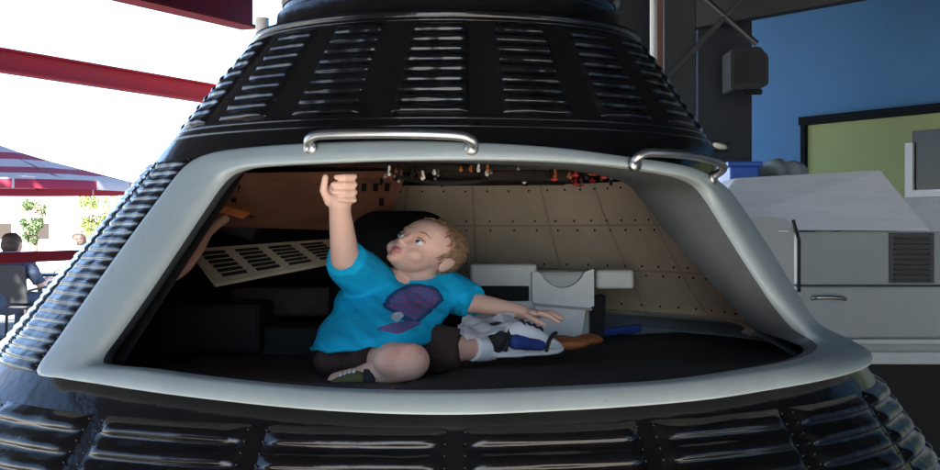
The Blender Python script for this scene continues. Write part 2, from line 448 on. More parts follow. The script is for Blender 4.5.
# the two grab rails over the hatch
def rail(az0, az1, z0, z1, lift, rad):
    pts = []
    pts += [S(az0, z0-.012, .02), S(az0-.3, z0-.006, .035), S(az0+.2, z0+.001, .047), S(az0+1.6, z0+.006, .052)]
    for t in (.2, .4, .6, .8): pts.append(S(az0+(az1-az0)*t, z0+(z1-z0)*t+.0065+lift*math.sin(math.pi*t), .053))
    pts += [S(az1-1.6, z1+.006, .052), S(az1-.2, z1+.001, .047), S(az1+.3, z1-.006, .035), S(az1, z1-.012, .02)]
    bm = NB(); tube(bm, cat(pts, 5), rad, 12)
    for a, z in ((az0, z0), (az1, z1)):
        tube(bm, [S(a, z-.012, .026), S(a, z-.012, .034)], [.011, .010], 14)
    return obj('grab_rail', bm, M_chrome, frame, smooth=True)
rail(-19.5, 6.0, .142, .138, .002, .0074)
rail(33, 59, .119, .106, .005, .0068)

# ------------------------------------------------------------------ cabin inside
FL = -.215
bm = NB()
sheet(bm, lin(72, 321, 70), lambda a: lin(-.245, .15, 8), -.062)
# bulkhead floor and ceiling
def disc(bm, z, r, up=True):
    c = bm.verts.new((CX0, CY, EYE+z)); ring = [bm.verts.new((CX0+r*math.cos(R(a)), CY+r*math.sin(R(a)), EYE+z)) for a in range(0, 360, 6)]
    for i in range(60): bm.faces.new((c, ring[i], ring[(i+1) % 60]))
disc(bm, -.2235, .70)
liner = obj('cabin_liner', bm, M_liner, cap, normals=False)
bm = NB(); disc(bm, .131, .50); obj('cabin_ceiling', bm, mat('brown glossy ceiling', (.07, .048, .038), .3, var=.4, vscale=16, bump=.5, bscale=35), cap, normals=False)
# tan back wall
bm = NB(); sheet(bm, lin(67, 196, 60), lambda a: lin(-.165, .107, 6), -.085)
bw = obj('cabin_wall_panel', bm, M_back, cap, smooth=True)
bm = NB()
for a in (92, 112, 132, 152, 172, 190):         # raised seams
    sheet(bm, [a-.35, a+.35], lambda q: lin(-.165, .107, 5), -.0885)
for z in (-.075, .02):
    sheet(bm, lin(75, 196, 40), lambda q: [z-.002, z+.002], -.0885)
obj('wall_seam', bm, mat('seam grey', (.45, .37, .28), .5), bw)
bm = NB()
for a in range(78, 196, 6):
    for z in (-.15, -.085, -.065, .01, .03, .095):
        ell(bm, S(a, z, -.088), (.0024, .0024, .0024), u=6, v=4)
o = obj('bolt', bm, M_brown, bw); o['kind'] = 'stuff'
# ledge and lower wall on the right
bm = NB()
rows = []
for a in lin(70, 180, 40):
    rows.append([bm.verts.new(S(a, -.166, -.085)), bm.verts.new(S(a, -.166, -.118)), bm.verts.new(S(a, -.173, -.118)), bm.verts.new(S(a, -.173, -.09))])
for A, B in zip(rows, rows[1:]):
    for j in range(3): bm.faces.new((A[j], B[j], B[j+1], A[j+1]))
obj('ledge', bm, M_cream, cap)
bm = NB(); sheet(bm, lin(69, 180, 40), lambda a: lin(-.222, -.167, 3), -.10)
obj('lower_wall_panel', bm, M_greylow, cap)
bm = NB(); tube(bm, [P(598, 333, 2.86), P(640, 328, 2.9)], .009, 8)
obj('blue_strap', bm, M_blue, cap)
# floor mat
mp = [(395, 391.5, 1.92), (470, 372, 2.22), (560, 346.5, 2.74), (630, 338, 2.92), (690, 334.5, 3.02), (748, 337, 2.95), (795, 344, 2.75), (812, 353, 2.55), (790, 367, 2.28), (700, 379, 2.08), (600, 386, 1.97), (480, 392, 1.9)]
bm = NB(); pts = []
for (x, y, d) in mp:
    q = P(x, y, d); pts.append(Vector((q.x, q.y, EYE-.219)))
pts = cat(pts, 4, True)
prism(bm, pts, (0, 0, .010))
obj('floor_mat', bm, M_mat, cap)
# red brown strip of floor to the left of the mat
bm = NB(); prism(bm, [Vector((P(a, b, d).x, d, EYE-.222)) for a, b, d in ((150, 370, 2.25), (395, 391, 1.95), (555, 350, 2.7), (240, 350, 2.7))], (0, 0, .006))
obj('floor_plate', bm, mat('dark red brown floor', (.035, .022, .017), .55, var=.5, vscale=10), cap)

# tan vent panel at left with four louvre groups
A, B, C_, D_ = P(189, 249, 2.55), P(330, 239, 2.78), P(352, 258, 2.72), P(216, 284, 2.45)
def quad(u, v, lift=0.):
    q = A.lerp(B, u).lerp(D_.lerp(C_, u), v)
    n = (B-A).cross(D_-A).normalized()
    if n.y > 0: n = -n
    return q+n*lift
bm = NB(); n0 = quad(0, 0, 1)-quad(0, 0)
prism(bm, [quad(0, 0), quad(1, 0), quad(1, 1), quad(0, 1)], -n0*.006)
vp = obj('vent_panel', bm, M_tan, cap)
for c in range(4):
    bm = NB()
    for s in range(6):
        u0 = .045+c*.235; v0 = .12+s*.13; du = .165; dv_ = .088
        prism(bm, [quad(u0+.02*s*.3, v0, .001), quad(u0+du+.02*s*.3, v0, .001), quad(u0+du+.02*s*.3, v0+dv_, .001), quad(u0+.02*s*.3, v0+dv_, .001)], -n0*.006)
    obj('louvre', bm, M_slot, vp)
# red brown slotted ceiling panel at left
A2, B2, C2, D2 = P(232, 180, 2.62), P(405, 177, 2.8), P(385, 232, 2.95), P(205, 226, 2.75)
def quad2(u, v, lift=0.):
    q = A2.lerp(B2, u).lerp(D2.lerp(C2, u), v)
    n = (B2-A2).cross(D2-A2).normalized()
    if n.y > 0: n = -n
    return q+n*lift
n2 = quad2(0, 0, 1)-quad2(0, 0)
bm = NB(); prism(bm, [quad2(0, 0), quad2(1, 0), quad2(1, 1), quad2(0, 1)], -n2*.015)
cp = obj('slotted_panel', bm, M_redbrown, cap)
for r_ in range(3):
    bm = NB()
    for s in range(13):
        u0 = .05+s*.07; v0 = .1+r_*.27
        prism(bm, [quad2(u0, v0, .001), quad2(u0+.03, v0, .001), quad2(u0+.045, v0+.14, .001), quad2(u0+.015, v0+.14, .001)], -n2*.004)
    obj('slot_row', bm, M_slot, cp)
bm = NB(); prism(bm, [P(207, 201, 2.45), P(250, 213, 2.5), P(243, 219, 2.48), P(203, 208, 2.44)], (0, .03, .01))
obj('orange_bracket', bm, M_rust, cap)
bm = NB(); tube(bm, cat([P(226, 218, 2.4), P(209, 232, 2.36), P(198, 252, 2.32), P(183, 271, 2.30), P(158, 284, 2.30)], 6), .008, 10)
obj('hose', bm, M_hose, cap, smooth=True)
# dark boxes under the vent panel
bm = NB(); box(bm, P(285, 300, 2.75), (.19, .16, .055), .006)
obj('equipment_box', bm, M_brown, cap)
bm = NB(); box(bm, P(215, 325, 2.6), (.20, .2, .09), .01)
obj('equipment_box', bm, M_pad, cap)
bm = NB(); box(bm, P(300, 342, 2.62), (.16, .16, .07), .01)
obj('equipment_box', bm, M_pad, cap)
bm = NB(); box(bm, P(230, 222, 2.85), (.12, .05, .05), .006, Matrix.Rotation(R(20), 3, 'Y'))
obj('equipment_box', bm, M_liner, cap)
# headrest behind the child
bm = NB(); box(bm, P(400, 266, 2.78), (.21, .09, .22), .06, seg=4); box(bm, P(395, 310, 2.78), (.30, .1, .10), .03, seg=3)
me = fuse(bm, .008, 6)
objm('seat_back', me, M_pad, cap, smooth=True)
# overhead switches and knobs
bm0 = NB(); box(bm0, P(505, 178, 2.62), (.24, .22, .02), .004)
oh = obj('overhead_console', bm0, M_brown, cap)
for i in range(98):
    x = 380+random.random()*250; d = 2.35+random.random()*.5
    red = 505 < x < 610 and random.random() < .5
    p = P(x, 176, d); p.z = EYE+.108+random.random()*.016
    bm = NB()
    h = .005+random.random()*.009
    tube(bm, [p, p+Vector((random.uniform(-.004, .004), -.004, -h))], [.0022, .0028], 7)
    ell(bm, p+Vector((0, -.004, -h)), (.0036 if not red else .007, .004, .0036), u=8, v=6)
    obj('knob' if red else 'switch', bm, M_redknob if red else random.choice([M_steelbit, M_cream, M_rust, M_slot, M_slot]), oh)
bm = NB(); tube(bm, cat([P(405, 178, 2.5), P(440, 183, 2.48), P(478, 181, 2.5), P(500, 176, 2.55)], 5), .005, 8)
obj('cable', bm, M_liner, cap)

# white console unit on the right of the child
def boxpx(bm, x0, x1, y0, y1, d, dep, bev=.006):
    a, b = P(x0, y1, d), P(x1, y0, d)
    box(bm, ((a.x+b.x)/2, d+dep/2, (a.z+b.z)/2), (b.x-a.x, dep, b.z-a.z), bev)
bm = NB(); boxpx(bm, 470, 537, 264, 352, 2.76, .16)
con = obj('control_console', bm, M_cream, cap)
bm = NB(); boxpx(bm, 477, 529, 286, 301, 2.754, .02, .002)
obj('display_slot', bm, M_slot, con)
# the seat-like right half: a moulded box with a scooped top
bm = NB()
prof = []
for i in range(21):
    t = i/20; x = 532+62*t
    y = 272+ (16*math.sin(math.pi*min(1, max(0, (t-.14)/.70)))**.6 if .14 < t < .84 else 0)-3*sst(.84, 1, t)
    prof.append(P(x, y, 2.72))
prof += [P(594, 306, 2.72), P(586, 309, 2.72), P(578, 352, 2.72), P(536, 352, 2.72), P(535, 303, 2.72), P(532, 300, 2.72)]
prism(bm, prof, (0, .03, 0))
obj('moulded_tray', bm, M_cream, con)
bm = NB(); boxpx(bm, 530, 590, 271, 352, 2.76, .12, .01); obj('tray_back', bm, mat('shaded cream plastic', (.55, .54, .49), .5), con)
bm = NB(); prism(bm, [P(534, 303, 2.719), P(592, 308, 2.719), P(592, 310.5, 2.719), P(534, 306, 2.719)], (0, -.004, 0))
obj('tray_lip', bm, mat('grey plastic', (.34, .34, .31), .5), con)
bm = NB(); boxpx(bm, 596, 634, 270, 289, 2.80, .07, .006)
obj('arm_rest', bm, M_cream, con)
bm = NB(); prism(bm, [P(584, 300, 2.80), P(606, 296, 2.82), P(604, 340, 2.82), P(580, 350, 2.80)], (0, .1, 0))
obj('side_cover', bm, M_liner, con)
# rust red strap pad lying by the sneaker
bm = NB(); ell(bm, P(562, 343, 2.42), (.05, .05, .012)); ell(bm, P(588, 340, 2.5), (.03, .04, .010))
me = fuse(bm, .005, 4); wrinkle(me, .003, 40)
setp(objm('seat_pad', me, M_rust, None, P(562, 350, 2.42), True), 'rust red flat pad lying on the black mat behind the sneaker', 'pad')
# crumpled white cloth behind the shoe
bm = NB(); prev = None
n = 26; vs = []
for i in range(n+1):
    row = []
    for j in range(n+1):
        u, v = i/n, j/n
        q = P(463+52*u-8*v, 316+19*v+3*math.sin(u*5), 2.25-.09*v)
        q.z += .007*nz((u*3, v*3, 0), 1.3, 5)+.004*nz((u*8, v*8, 2), 1, 1); q.y += .012*nz((u*4, v*4, 5), 1, 9)
        row.append(bm.verts.new(q))
    vs.append(row)
for i in range(n):
    for j in range(n): bm.faces.new((vs[i][j], vs[i+1][j], vs[i+1][j+1], vs[i][j+1]))
bmesh.ops.solidify(bm, geom=list(bm.faces), thickness=.003)
setp(obj('cloth', bm, M_white, None, P(495, 340, 2.4), True), 'crumpled white cloth lying between the child and the sneaker', 'cloth')

# display stand under the capsule
bm = NB(); lathe(bm, [(.01, 0), (.75, 0), (.75, .06), (.56, .10), (.5, .3), (.52, .60), (.50, .645), (.01, .65)], (CX0-.03, CY, 0), 64)
setp(obj('display_stand', bm, M_col, None, (CX0, CY, 0), False), 'round dark steel pedestal holding up the capsule', 'stand')

# ------------------------------------------------------------------ the child
HC = P(425, 251, 2.28)
HU = Vector((.60, .25, .74)).normalized(); HF = Vector((-.45, -.72, .53)); HF = (HF-HU*HF.dot(HU)).normalized()
HL = HU.cross(HF); SQ = .76
def H(l, f, u):
    q = (HL*l+HF*f+HU*u)*.82
    return HC+Vector((q.x, q.y, q.z*SQ))
HROT = Matrix((HL, HF, HU)).transposed()
def hell(bm, c, r, u=20, v=14):
    t = bmesh.new(); bmesh.ops.create_uvsphere(t, u_segments=u, v_segments=v, radius=1)
    for x in t.verts: x.co = H(c[0]+x.co.x*r[0], c[1]+x.co.y*r[1], c[2]+x.co.z*r[2])
    merge(bm, t)
def hcone(bm, a, b, ra, rb): cone(bm, H(*a), H(*b), ra, rb, 10)
bm = NB()
# head
hell(bm, (0, -.004, .018), (.066, .076, .064), 28, 20)
hell(bm, (0, .020, -.024), (.051, .050, .050), 24, 16)
hell(bm, (0, .038, .028), (.048, .033, .040))
for s in (-1, 1):
    hell(bm, (s*.025, .038, -.032), (.024, .025, .022))
    hell(bm, (s*.068, -.008, -.012), (.006, .015, .021)); hell(bm, (s*.072, -.013, -.006), (.004, .010, .015))
hell(bm, (0, .050, -.062), (.017, .016, .012))
hell(bm, (0, .0735, -.022), (.0085, .0095, .0072)); hcone(bm, (0, .064, .002), (0, .074, -.019), .0048, .0058)
for s in (-1, 1): hell(bm, (s*.0075, .068, -.0245), (.0055, .006, .005))
hell(bm, (0, .0655, -.0415), (.0125, .0062, .0036)); hell(bm, (0, .0645, -.0485), (.0105, .0065, .0040))
# neck and trunk (under the shirt)
cone(bm, H(0, -.018, -.035), P(417, 280, 2.325), .034, .036, 16)
for (x0, y0, d0, r0, x1, y1, d1, r1) in ((400, 297, 2.30, .052, 385, 325, 2.27, .058), (384, 292, 2.30, .038, 436, 294, 2.31, .038)):
    cone(bm, P(x0, y0, d0), P(x1, y1, d1), r0, r1, 16)
# raised arm
cone(bm, P(372, 285, 2.28), P(345, 258, 2.2), .030, .0235, 16); cone(bm, P(345, 258, 2.2), P(340, 212, 2.16), .0235, .0172, 16)
cone(bm, P(340, 212, 2.16), P(340, 202, 2.15), .0172, .0175, 14)
hd = 2.145
ell(bm, P(340, 192, hd+.012), (.0205, .013, .0190))
for i, (yk, yt, xt, rr) in enumerate(((176.5, 177, 336, .0047), (184.5, 184.5, 333, .0049), (192.5, 192, 334, .0048), (200, 199, 338, .0043))):
    k0 = P(351, yk+1, hd+.010); k1 = P(354.5, yk, hd-.006); k2 = P(345, yk, hd-.016); k3 = P(xt, yt, hd-.013)
    cone(bm, k0, k1, rr+.0006, rr, 10); cone(bm, k1, k2, rr, rr*.95, 10); cone(bm, k2, k3, rr*.95, rr*.85, 10)
cone(bm, P(329, 202, hd+.004), P(323.5, 190, hd-.004), .0072, .0062, 10); cone(bm, P(323.5, 190, hd-.004), P(325.5, 177, hd-.008), .0060, .0050, 10)
# reaching arm
cone(bm, P(442, 290, 2.31), P(470, 302, 2.27), .027, .019, 14); cone(bm, P(470, 302, 2.27), P(522, 312, 2.29), .0175, .0125, 14)
ell(bm, P(532, 313.5, 2.29), (.0185, .021, .0085), Matrix.Rotation(R(10), 3, 'Y'))
for i, (dd, x1, y1, x2, y2, rr) in enumerate(((2.268, 549, 316, 558, 322, .0046), (2.281, 551, 314, 562, 319.5, .0048), (2.294, 551, 312.5, 562, 317, .0047), (2.306, 548, 311.5, 558, 315, .0042))):
    cone(bm, P(540, 313.5, dd), P(x1, y1, dd), rr+.0004, rr, 10); cone(bm, P(x1, y1, dd), P(x2, y2, dd-.002), rr, rr*.8, 10)
cone(bm, P(527, 316, 2.268), P(537, 321, 2.258), .0058, .005, 10); cone(bm, P(537, 321, 2.258), P(545, 324.5, 2.256), .005, .0042, 10)
# legs: the right one folded under, the left stretched to the right
cone(bm, P(352, 360, 2.24), P(412, 361, 2.04), .032, .0265, 18); cone(bm, P(410, 363, 2.04), P(356, 379, 2.10), .0265, .0165, 16)
ell(bm, P(400, 362, 2.05), (.040, .030, .026))
cone(bm, P(352, 378, 2.10), P(336, 381, 2.09), .015, .013, 12)
cone(bm, P(410, 342, 2.28), P(445, 348, 2.17), .042, .026, 16); cone(bm, P(445, 348, 2.17), P(487, 347, 2.22), .0245, .0165, 16)
cone(bm, P(487, 347, 2.23), P(520, 349, 2.25), .0165, .0145, 12)
cone(bm, P(380, 330, 2.26), P(388, 345, 2.26), .07, .06, 16)
me = fuse(bm, .0020, 2)
child = objm('person', me, [M_skin, M_lip], None, P(390, 369, 2.25), True)
setp(child, 'toddler in a bright cyan t-shirt sitting in the hatch with one arm raised', 'person')
lc = H(0, .069, -.045)
for p in me.polygons:
    q = p.center+W[child.name]-lc
    l, f, u = q.dot(HL), q.dot(HF), Vector((q.x, q.y, q.z/SQ)).dot(HU)
    if (l/.0118)**2+(u/.0070)**2+(f/.014)**2 < 1: p.material_index = 1
# eyes
for s in (-1, 1):
    bm = NB(); hell(bm, (s*.0262, .0580, -.004), (.0105, .0100, .0066), 24, 18)
    e = obj('eye', bm, [M_eye, M_iris], child, smooth=True)
    ic = H(s*.0262-.001, .0678, -.0020)-W[child.name]
    for p in e.data.polygons:
        if (p.center-ic).length < .0052: p.material_index = 1
    bm = NB(); hcone(bm, (s*.015, .0655, .0035), (s*.027, .0672, .0050), .0009, .0011); hcone(bm, (s*.027, .0672, .0050), (s*.039, .0580, .0015), .0011, .0008)
    obj('eyelash', bm, M_hair, child, smooth=True)
    bm = NB(); hcone(bm, (s*.014, .0700, .0180), (s*.027, .0682, .0215), .0011, .0013); hcone(bm, (s*.027, .0682, .0215), (s*.040, .0590, .0165), .0013, .0007)
    obj('eyebrow', bm, M_brow, child, smooth=True)
# hair: a cap plus short locks
bm = NB()
def hairline(l, u): return .020+.42*(u-.02)+(.006*nz((l*30, u*20, 0), 1.5, 2)) if u > -.012 else -.012+.30*u
t = bmesh.new(); bmesh.ops.create_uvsphere(t, u_segments=72, v_segments=48, radius=1)
loc = {}
for x in t.verts: loc[x] = Vector((x.co.x*.0685, -.005+x.co.y*.0785, .0185+x.co.z*.0665))
kill = [x for x in t.verts if loc[x].y > hairline(loc[x].x, loc[x].z)+.004 or loc[x].z < -.042]
keep = [loc[x].copy() for x in t.verts if x not in set(kill)]
for x in t.verts:
    q = loc[x]; n = (q-Vector((0, -.005, .018))).normalized()
    edge = sst(-.006, .012, hairline(q.x, q.z)-q.y)
    q2 = q+n*(.0025*nz(q, 45, 1)+.002*nz(q, 110, 4))-n*.006*(1-edge)
    x.co = H(*q2)
bmesh.ops.delete(t, geom=kill, context='VERTS')
merge(bm, t)
hair = obj('hair', bm, M_hair, child, smooth=True)
bm = NB(); rnd = random.Random(3)
for i in range(900):
    q = rnd.choice(keep)+Vector((rnd.uniform(-.002, .002),)*3)
    n = (q-Vector((0, -.005, .018))).normalized()
    down = Vector((.25*rnd.uniform(-1, 1), -.35 if q.y < 0 else .45, -.8)); sw = (down-n*down.dot(n)).normalized()+Vector((rnd.uniform(-.5, .5), rnd.uniform(-.4, .4), rnd.uniform(-.4, .4)))
    ln = rnd.uniform(.008, .015)
    p0, p1, p2 = q-n*.001, q+n*.0026+sw*ln*.5, q+n*.0016+sw*ln
    tube(bm, [H(*p0), H(*p1), H(*p2)], [.0011, .0010, .0002], 3, cap=False)
obj('hair_locks', bm, M_hair, hair, smooth=True, normals=False)
# t-shirt
def ringloft(bm, rings, n=36):
    rr = []
    for (x, y, d, hw, dep, tilt) in rings:
        c = P(x, y, d); a = hw/F*d
        rr.append([bm.verts.new(c+Vector((a*math.cos(2*math.pi*k/n), dep*math.sin(2*math.pi*k/n), -tilt*a*math.cos(2*math.pi*k/n)))) for k in range(n)])
    for A, B in zip(rr, rr[1:]):
        for k in range(n): bm.faces.new((A[k], A[(k+1) % n], B[(k+1) % n], B[k]))
    bm.faces.new(rr[0]); bm.faces.new(rr[-1][::-1])
bm = NB()
ringloft(bm, [(373, 345, 2.19, 65, .095, -.08), (377, 333, 2.21, 64, .106, -.07), (390, 312, 2.25, 61, .092, -.02), (401, 297, 2.285, 62, .078, .08), (408, 284, 2.305, 58, .066, .16), (414, 276, 2.32, 40, .05, .15), (418, 270, 2.325, 27, .040, .1)])
cone(bm, P(378, 292, 2.28), P(362, 275, 2.25), .045, .041, 20); cone(bm, P(362, 277, 2.25), P(346, 257, 2.2), .040, .0335, 22, sph=False)
cone(bm, P(432, 288, 2.31), P(452, 293, 2.30), .035, .033, 20); cone(bm, P(450, 292, 2.30), P(474, 303, 2.265), .034, .027, 22, sph=False)
me = fuse(bm, .0034, 4)
ax_ = (P(440, 335, 2.2)-P(345, 268, 2.2)).normalized(); px_ = Vector((ax_.z, 0, -ax_.x))
me.update(); nn = [v.normal.copy() for v in me.vertices]
for v, n_ in zip(me.vertices, nn):
    a_, b_ = v.co.dot(ax_), v.co.dot(px_)
    v.co += n_*(.0062*noise.noise(Vector((b_*38, a_*9, v.co.y*8)))+.0030*noise.noise(Vector((b_*80+9, a_*16, v.co.y*10))))
wrinkle(me, .0035, 14, 2., (1, .6, .6))
def m_shirt(org):
    m = bpy.data.materials.new('cyan cotton with print'); m.use_nodes = True; nt = m.node_tree; b = nt.nodes['Principled BSDF']
    b.inputs['Roughness'].default_value = .85; b.inputs['Specular IOR Level'].default_value = .25
    tc = nt.nodes.new('ShaderNodeTexCoord'); sp = nt.nodes.new('ShaderNodeSeparateXYZ'); nt.links.new(tc.outputs['Object'], sp.inputs[0])
    def M(op, *ins):
        n = nt.nodes.new('ShaderNodeMath'); n.operation = op
        for i, v in enumerate(ins):
            if hasattr(v, 'default_value') or hasattr(v, 'links'): nt.links.new(v, n.inputs[i])
            else: n.inputs[i].default_value = v
        return n.outputs[0]
    nse = nt.nodes.new('ShaderNodeTexNoise'); nse.inputs['Scale'].default_value = 70; nse.inputs['Detail'].default_value = 3
    nt.links.new(tc.outputs['Object'], nse.inputs['Vector'])
    def blob(px, py, d, rx, rz, rot, rag=.5):
        c = P(px, py, d)-org; ca, sa = math.cos(rot), math.sin(rot)
        dx = M('SUBTRACT', sp.outputs['X'], c.x); dz = M('SUBTRACT', sp.outputs['Z'], c.z)
        a = M('DIVIDE', M('ADD', M('MULTIPLY', dx, ca), M('MULTIPLY', dz, sa)), rx)
        e = M('DIVIDE', M('SUBTRACT', M('MULTIPLY', dz, ca), M('MULTIPLY', dx, sa)), rz)
        # a shield: flat above, pointed below
        w_ = M('ADD', M('POWER', M('ABSOLUTE', a), 1.6), M('POWER', M('ABSOLUTE', e), 2.4))
        w_ = M('ADD', w_, M('MULTIPLY', M('MULTIPLY', M('LESS_THAN', e, 0.), M('ABSOLUTE', a)), M('MULTIPLY', M('ABSOLUTE', e), 1.6)))
        w_ = M('ADD', w_, M('MULTIPLY', M('SUBTRACT', nse.outputs['Fac'], .5), rag))
        return M('MULTIPLY', M('LESS_THAN', w_, 1.), M('LESS_THAN', sp.outputs['Y'], P(0, 0, 2.29).y-org.y))
    def mix(fac, c1, c2):
        n = nt.nodes.new('ShaderNodeMix'); n.data_type = 'RGBA'; nt.links.new(fac, n.inputs['Factor'])
        for s, v in ((n.inputs['A'], c1), (n.inputs['B'], c2)):
            if isinstance(v, tuple): s.default_value = (*v, 1)
            else: nt.links.new(v, s)
        return n.outputs['Result']
    k1 = blob(414, 304, 2.2, .047, .030, .1, .35); k2 = blob(415, 303, 2.2, .039, .024, .1, .8); k3 = blob(400, 326, 2.17, .032, .008, .1, .9)
    k4 = blob(398, 316, 2.18, .010, .007, .1, .5)
    wv = nt.nodes.new('ShaderNodeTexNoise'); wv.inputs['Scale'].default_value = 160; nt.links.new(tc.outputs['Object'], wv.inputs['Vector'])
    thr = M('GREATER_THAN', wv.outputs['Fac'], .5)
    wz = M('GREATER_THAN', M('SINE', M('ADD', M('MULTIPLY', sp.outputs['Z'], 900.), M('MULTIPLY', wv.outputs['Fac'], 5.))), .1)
    ink = mix(M('MULTIPLY', thr, wz), (.09, .11, .28), (.27, .06, .15))
    big = nt.nodes.new('ShaderNodeTexNoise'); big.inputs['Scale'].default_value = 25; nt.links.new(tc.outputs['Object'], big.inputs['Vector'])
    base = mix(big.outputs['Fac'], (.003, .36, .60), (.004, .43, .70))
    c = mix(k1, base, (.015, .07, .17)); c = mix(k2, c, ink); c = mix(k3, c, ink); c = mix(k4, c, (.45, .55, .62))
    nt.links.new(c, b.inputs['Base Color'])
    n2 = nt.nodes.new('ShaderNodeTexNoise'); n2.inputs['Scale'].default_value = 45; n2.inputs['Detail'].default_value = 5; nt.links.new(tc.outputs['Object'], n2.inputs['Vector'])
    bp = nt.nodes.new('ShaderNodeBump'); bp.inputs['Strength'].default_value = .35; bp.inputs['Distance'].default_value = .01
    nt.links.new(n2.outputs['Fac'], bp.inputs['Height']); nt.links.new(bp.outputs['Normal'], b.inputs['Normal'])
    return m
objm('t_shirt', me, m_shirt(W[child.name]), child, smooth=True)
# shorts
bm = NB()
cone(bm, P(378, 350, 2.27), P(392, 354, 2.27), .062, .055, 20)
cone(bm, P(348, 359, 2.22), P(374, 360, 2.12), .038, .036, 20, sph=False); ell(bm, P(336, 361, 2.16), (.036, .045, .026))
cone(bm, P(410, 350, 2.28), P(440, 349, 2.18), .046, .038, 20); cone(bm, P(440, 349, 2.18), P(461, 349, 2.175), .037, .031, 20, sph=False)
me = fuse(bm, .0035, 5); wrinkle(me, .004, 28, 3.)
objm('shorts', me, M_shorts, child, smooth=True)
# sneaker on the stretched leg: sole, canvas upper, toe cap, collar, laces
def sneaker(A_, B_, wid, hgt, m_up, m_sole, m_toe, m_col, m_lace, up=Vector((0, 0, 1))):
    ax = (B_-A_); L_ = ax.length; ax.normalize(); side = ax.cross(up).normalized(); upv = side.cross(ax).normalized()
    def pt(t, s, h): return A_+ax*(t*L_)+side*(s*wid)+upv*(h*hgt)
    def sect(bm, prof, n=16):
        rr = []
        for (t, w_, h0, h1) in prof:
            rr.append([bm.verts.new(pt(t, w_*math.copysign(abs(math.cos(2*math.pi*k/n))**.8, math.cos(2*math.pi*k/n)), (h0+h1)/2+(h1-h0)/2*math.copysign(abs(math.sin(2*math.pi*k/n))**.7, math.sin(2*math.pi*k/n)))) for k in range(n)])
        for a, b in zip(rr, rr[1:]):
            for k in range(n): bm.faces.new((a[k], a[(k+1) % n], b[(k+1) % n], b[k]))
        bm.faces.new(rr[0]); bm.faces.new(rr[-1][::-1])
    bm = NB(); sect(bm, [(.01, .55, .1, .9), (.06, .75, .1, 1.15), (.2, .82, .1, 1.25), (.34, .8, .1, 1.3), (.5, .82, .1, 1.15), (.68, .92, .1, .9), (.85, .85, .1, .6), (.96, .5, .1, .36)])
    up_ = obj('sneaker', bm, m_up, child, smooth=True)
    bm = NB(); sect(bm, [(-.03, .5, -.02, .18), (.0, .72, -.03, .22), (.2, .88, -.03, .2), (.45, .86, -.03, .2), (.7, 1.0, -.03, .2), (.88, .9, -.02, .22), (.99, .55, 0, .24), (1.02, .3, .02, .22)])
    obj('sole', bm, m_sole, up_, smooth=True)
    bm = NB(); sect(bm, [(.60, .92, .12, .74), (.72, .95, .12, .66), (.84, .89, .12, .54), (.93, .68, .12, .44), (1.0, .35, .12, .30)])
    obj('toe_cap', bm, m_toe, up_, smooth=True)
    bm = NB(); tube(bm, [pt(-.10, 0, .62), pt(-.03, 0, .68), pt(.05, 0, .72), pt(.16, 0, .70)], [wid*.84, wid*.95, wid*.95, wid*.8], 20)
    obj('collar', bm, m_col, up_, smooth=True)
    bm = NB()
    for i in range(4):
        t = .36+i*.095; h = 1.25-i*.11
        tube(bm, cat([pt(t, -.55, h-.28), pt(t+.02, -.3, h-.02), pt(t+.03, 0, h+.06), pt(t+.02, .3, h-.02), pt(t, .55, h-.28)], 4), .0026, 6)
    obj('laces', bm, m_lace, up_, smooth=True)
sneaker(P(494, 355, 2.22), P(560, 350, 2.27), .026, .041, M_white, M_rubber, M_rubber, M_blackcloth, M_blackcloth, Vector((0, -.25, 1)))
sneaker(P(372, 389, 2.07), P(326, 387, 2.08), .020, .020, mat('olive canvas', (.10, .11, .03), .8), mat('red rubber', (.35, .03, .02), .5), mat('red rubber', (.35, .03, .02), .5), M_blackcloth, M_white)
bm = NB(); cone(bm, P(472, 348, 2.195), P(492, 348, 2.225), .0215, .0205, 16, sph=False); me = fuse(bm, .002, 4); wrinkle(me, .001, 80)
objm('sock', me, M_white, child, smooth=True)

# ------------------------------------------------------------------ the pavilion over it
pav = thing('pavilion', (1.8, 8.6, 0), 'dark open sided pavilion roof with red steel beams and charcoal columns', 'pavilion')
RZ = EYE+2.05
bm = NB()
prism(bm, [(-1.95, 12.1, RZ), (-3.7, 9.6, RZ), (-3.7, -2.9, RZ), (9, -2.9, RZ), (9, 2.2, RZ), (2.3, 12.1, RZ)], (0, 0, .16))
obj('roof_deck', bm, M_roof, pav)
def ibeam(a, b, h, wd, name='beam', m=M_red):
    a, b = Vector(a), Vector(b); d = (b-a).normalized(); s = d.cross(Vector((0, 0, 1))).normalized()
    bm = NB(); t = .022
    def bar(z0, z1, w_):
        prism(bm, [a-s*w_/2+Vector((0, 0, z0)), a+s*w_/2+Vector((0, 0, z0)), a+s*w_/2+Vector((0, 0, z1)), a-s*w_/2+Vector((0, 0, z1))], b-a)
    bar(0, t, wd); bar(h-t, h, wd); bar(t+.001, h-t-.001, .02)
    return obj(name, bm, m, pav)
def ray(px, py, z): d = (z-EYE)*F/(235-py); return P(px, py, d)
zb = EYE+1.72
a, b = ray(0, 72, zb), ray(215, 104, zb); v = (b-a)
ibeam(a-v*1.2, b+v*1.0, .25, .16)
for q_ in (a-v*1.17, b+v*.97):
    bm = NB(); box(bm, (q_.x, q_.y, zb/2-.002), (.14, .14, zb-.006), .006); obj('beam_post', bm, M_red, pav)
a, b = ray(150, 6, zb+.02), ray(250, 29, zb+.02); v = (b-a)
ibeam(a-v*.9, b+v*.02, .27, .20)
for y in (3.0, 6.2, 9.2): ibeam((-3.6, y, RZ-.2), (8.4 if y < 4 else 5.2 if y < 7 else 3.6, y, RZ-.2), .19, .14, 'rafter', M_col)
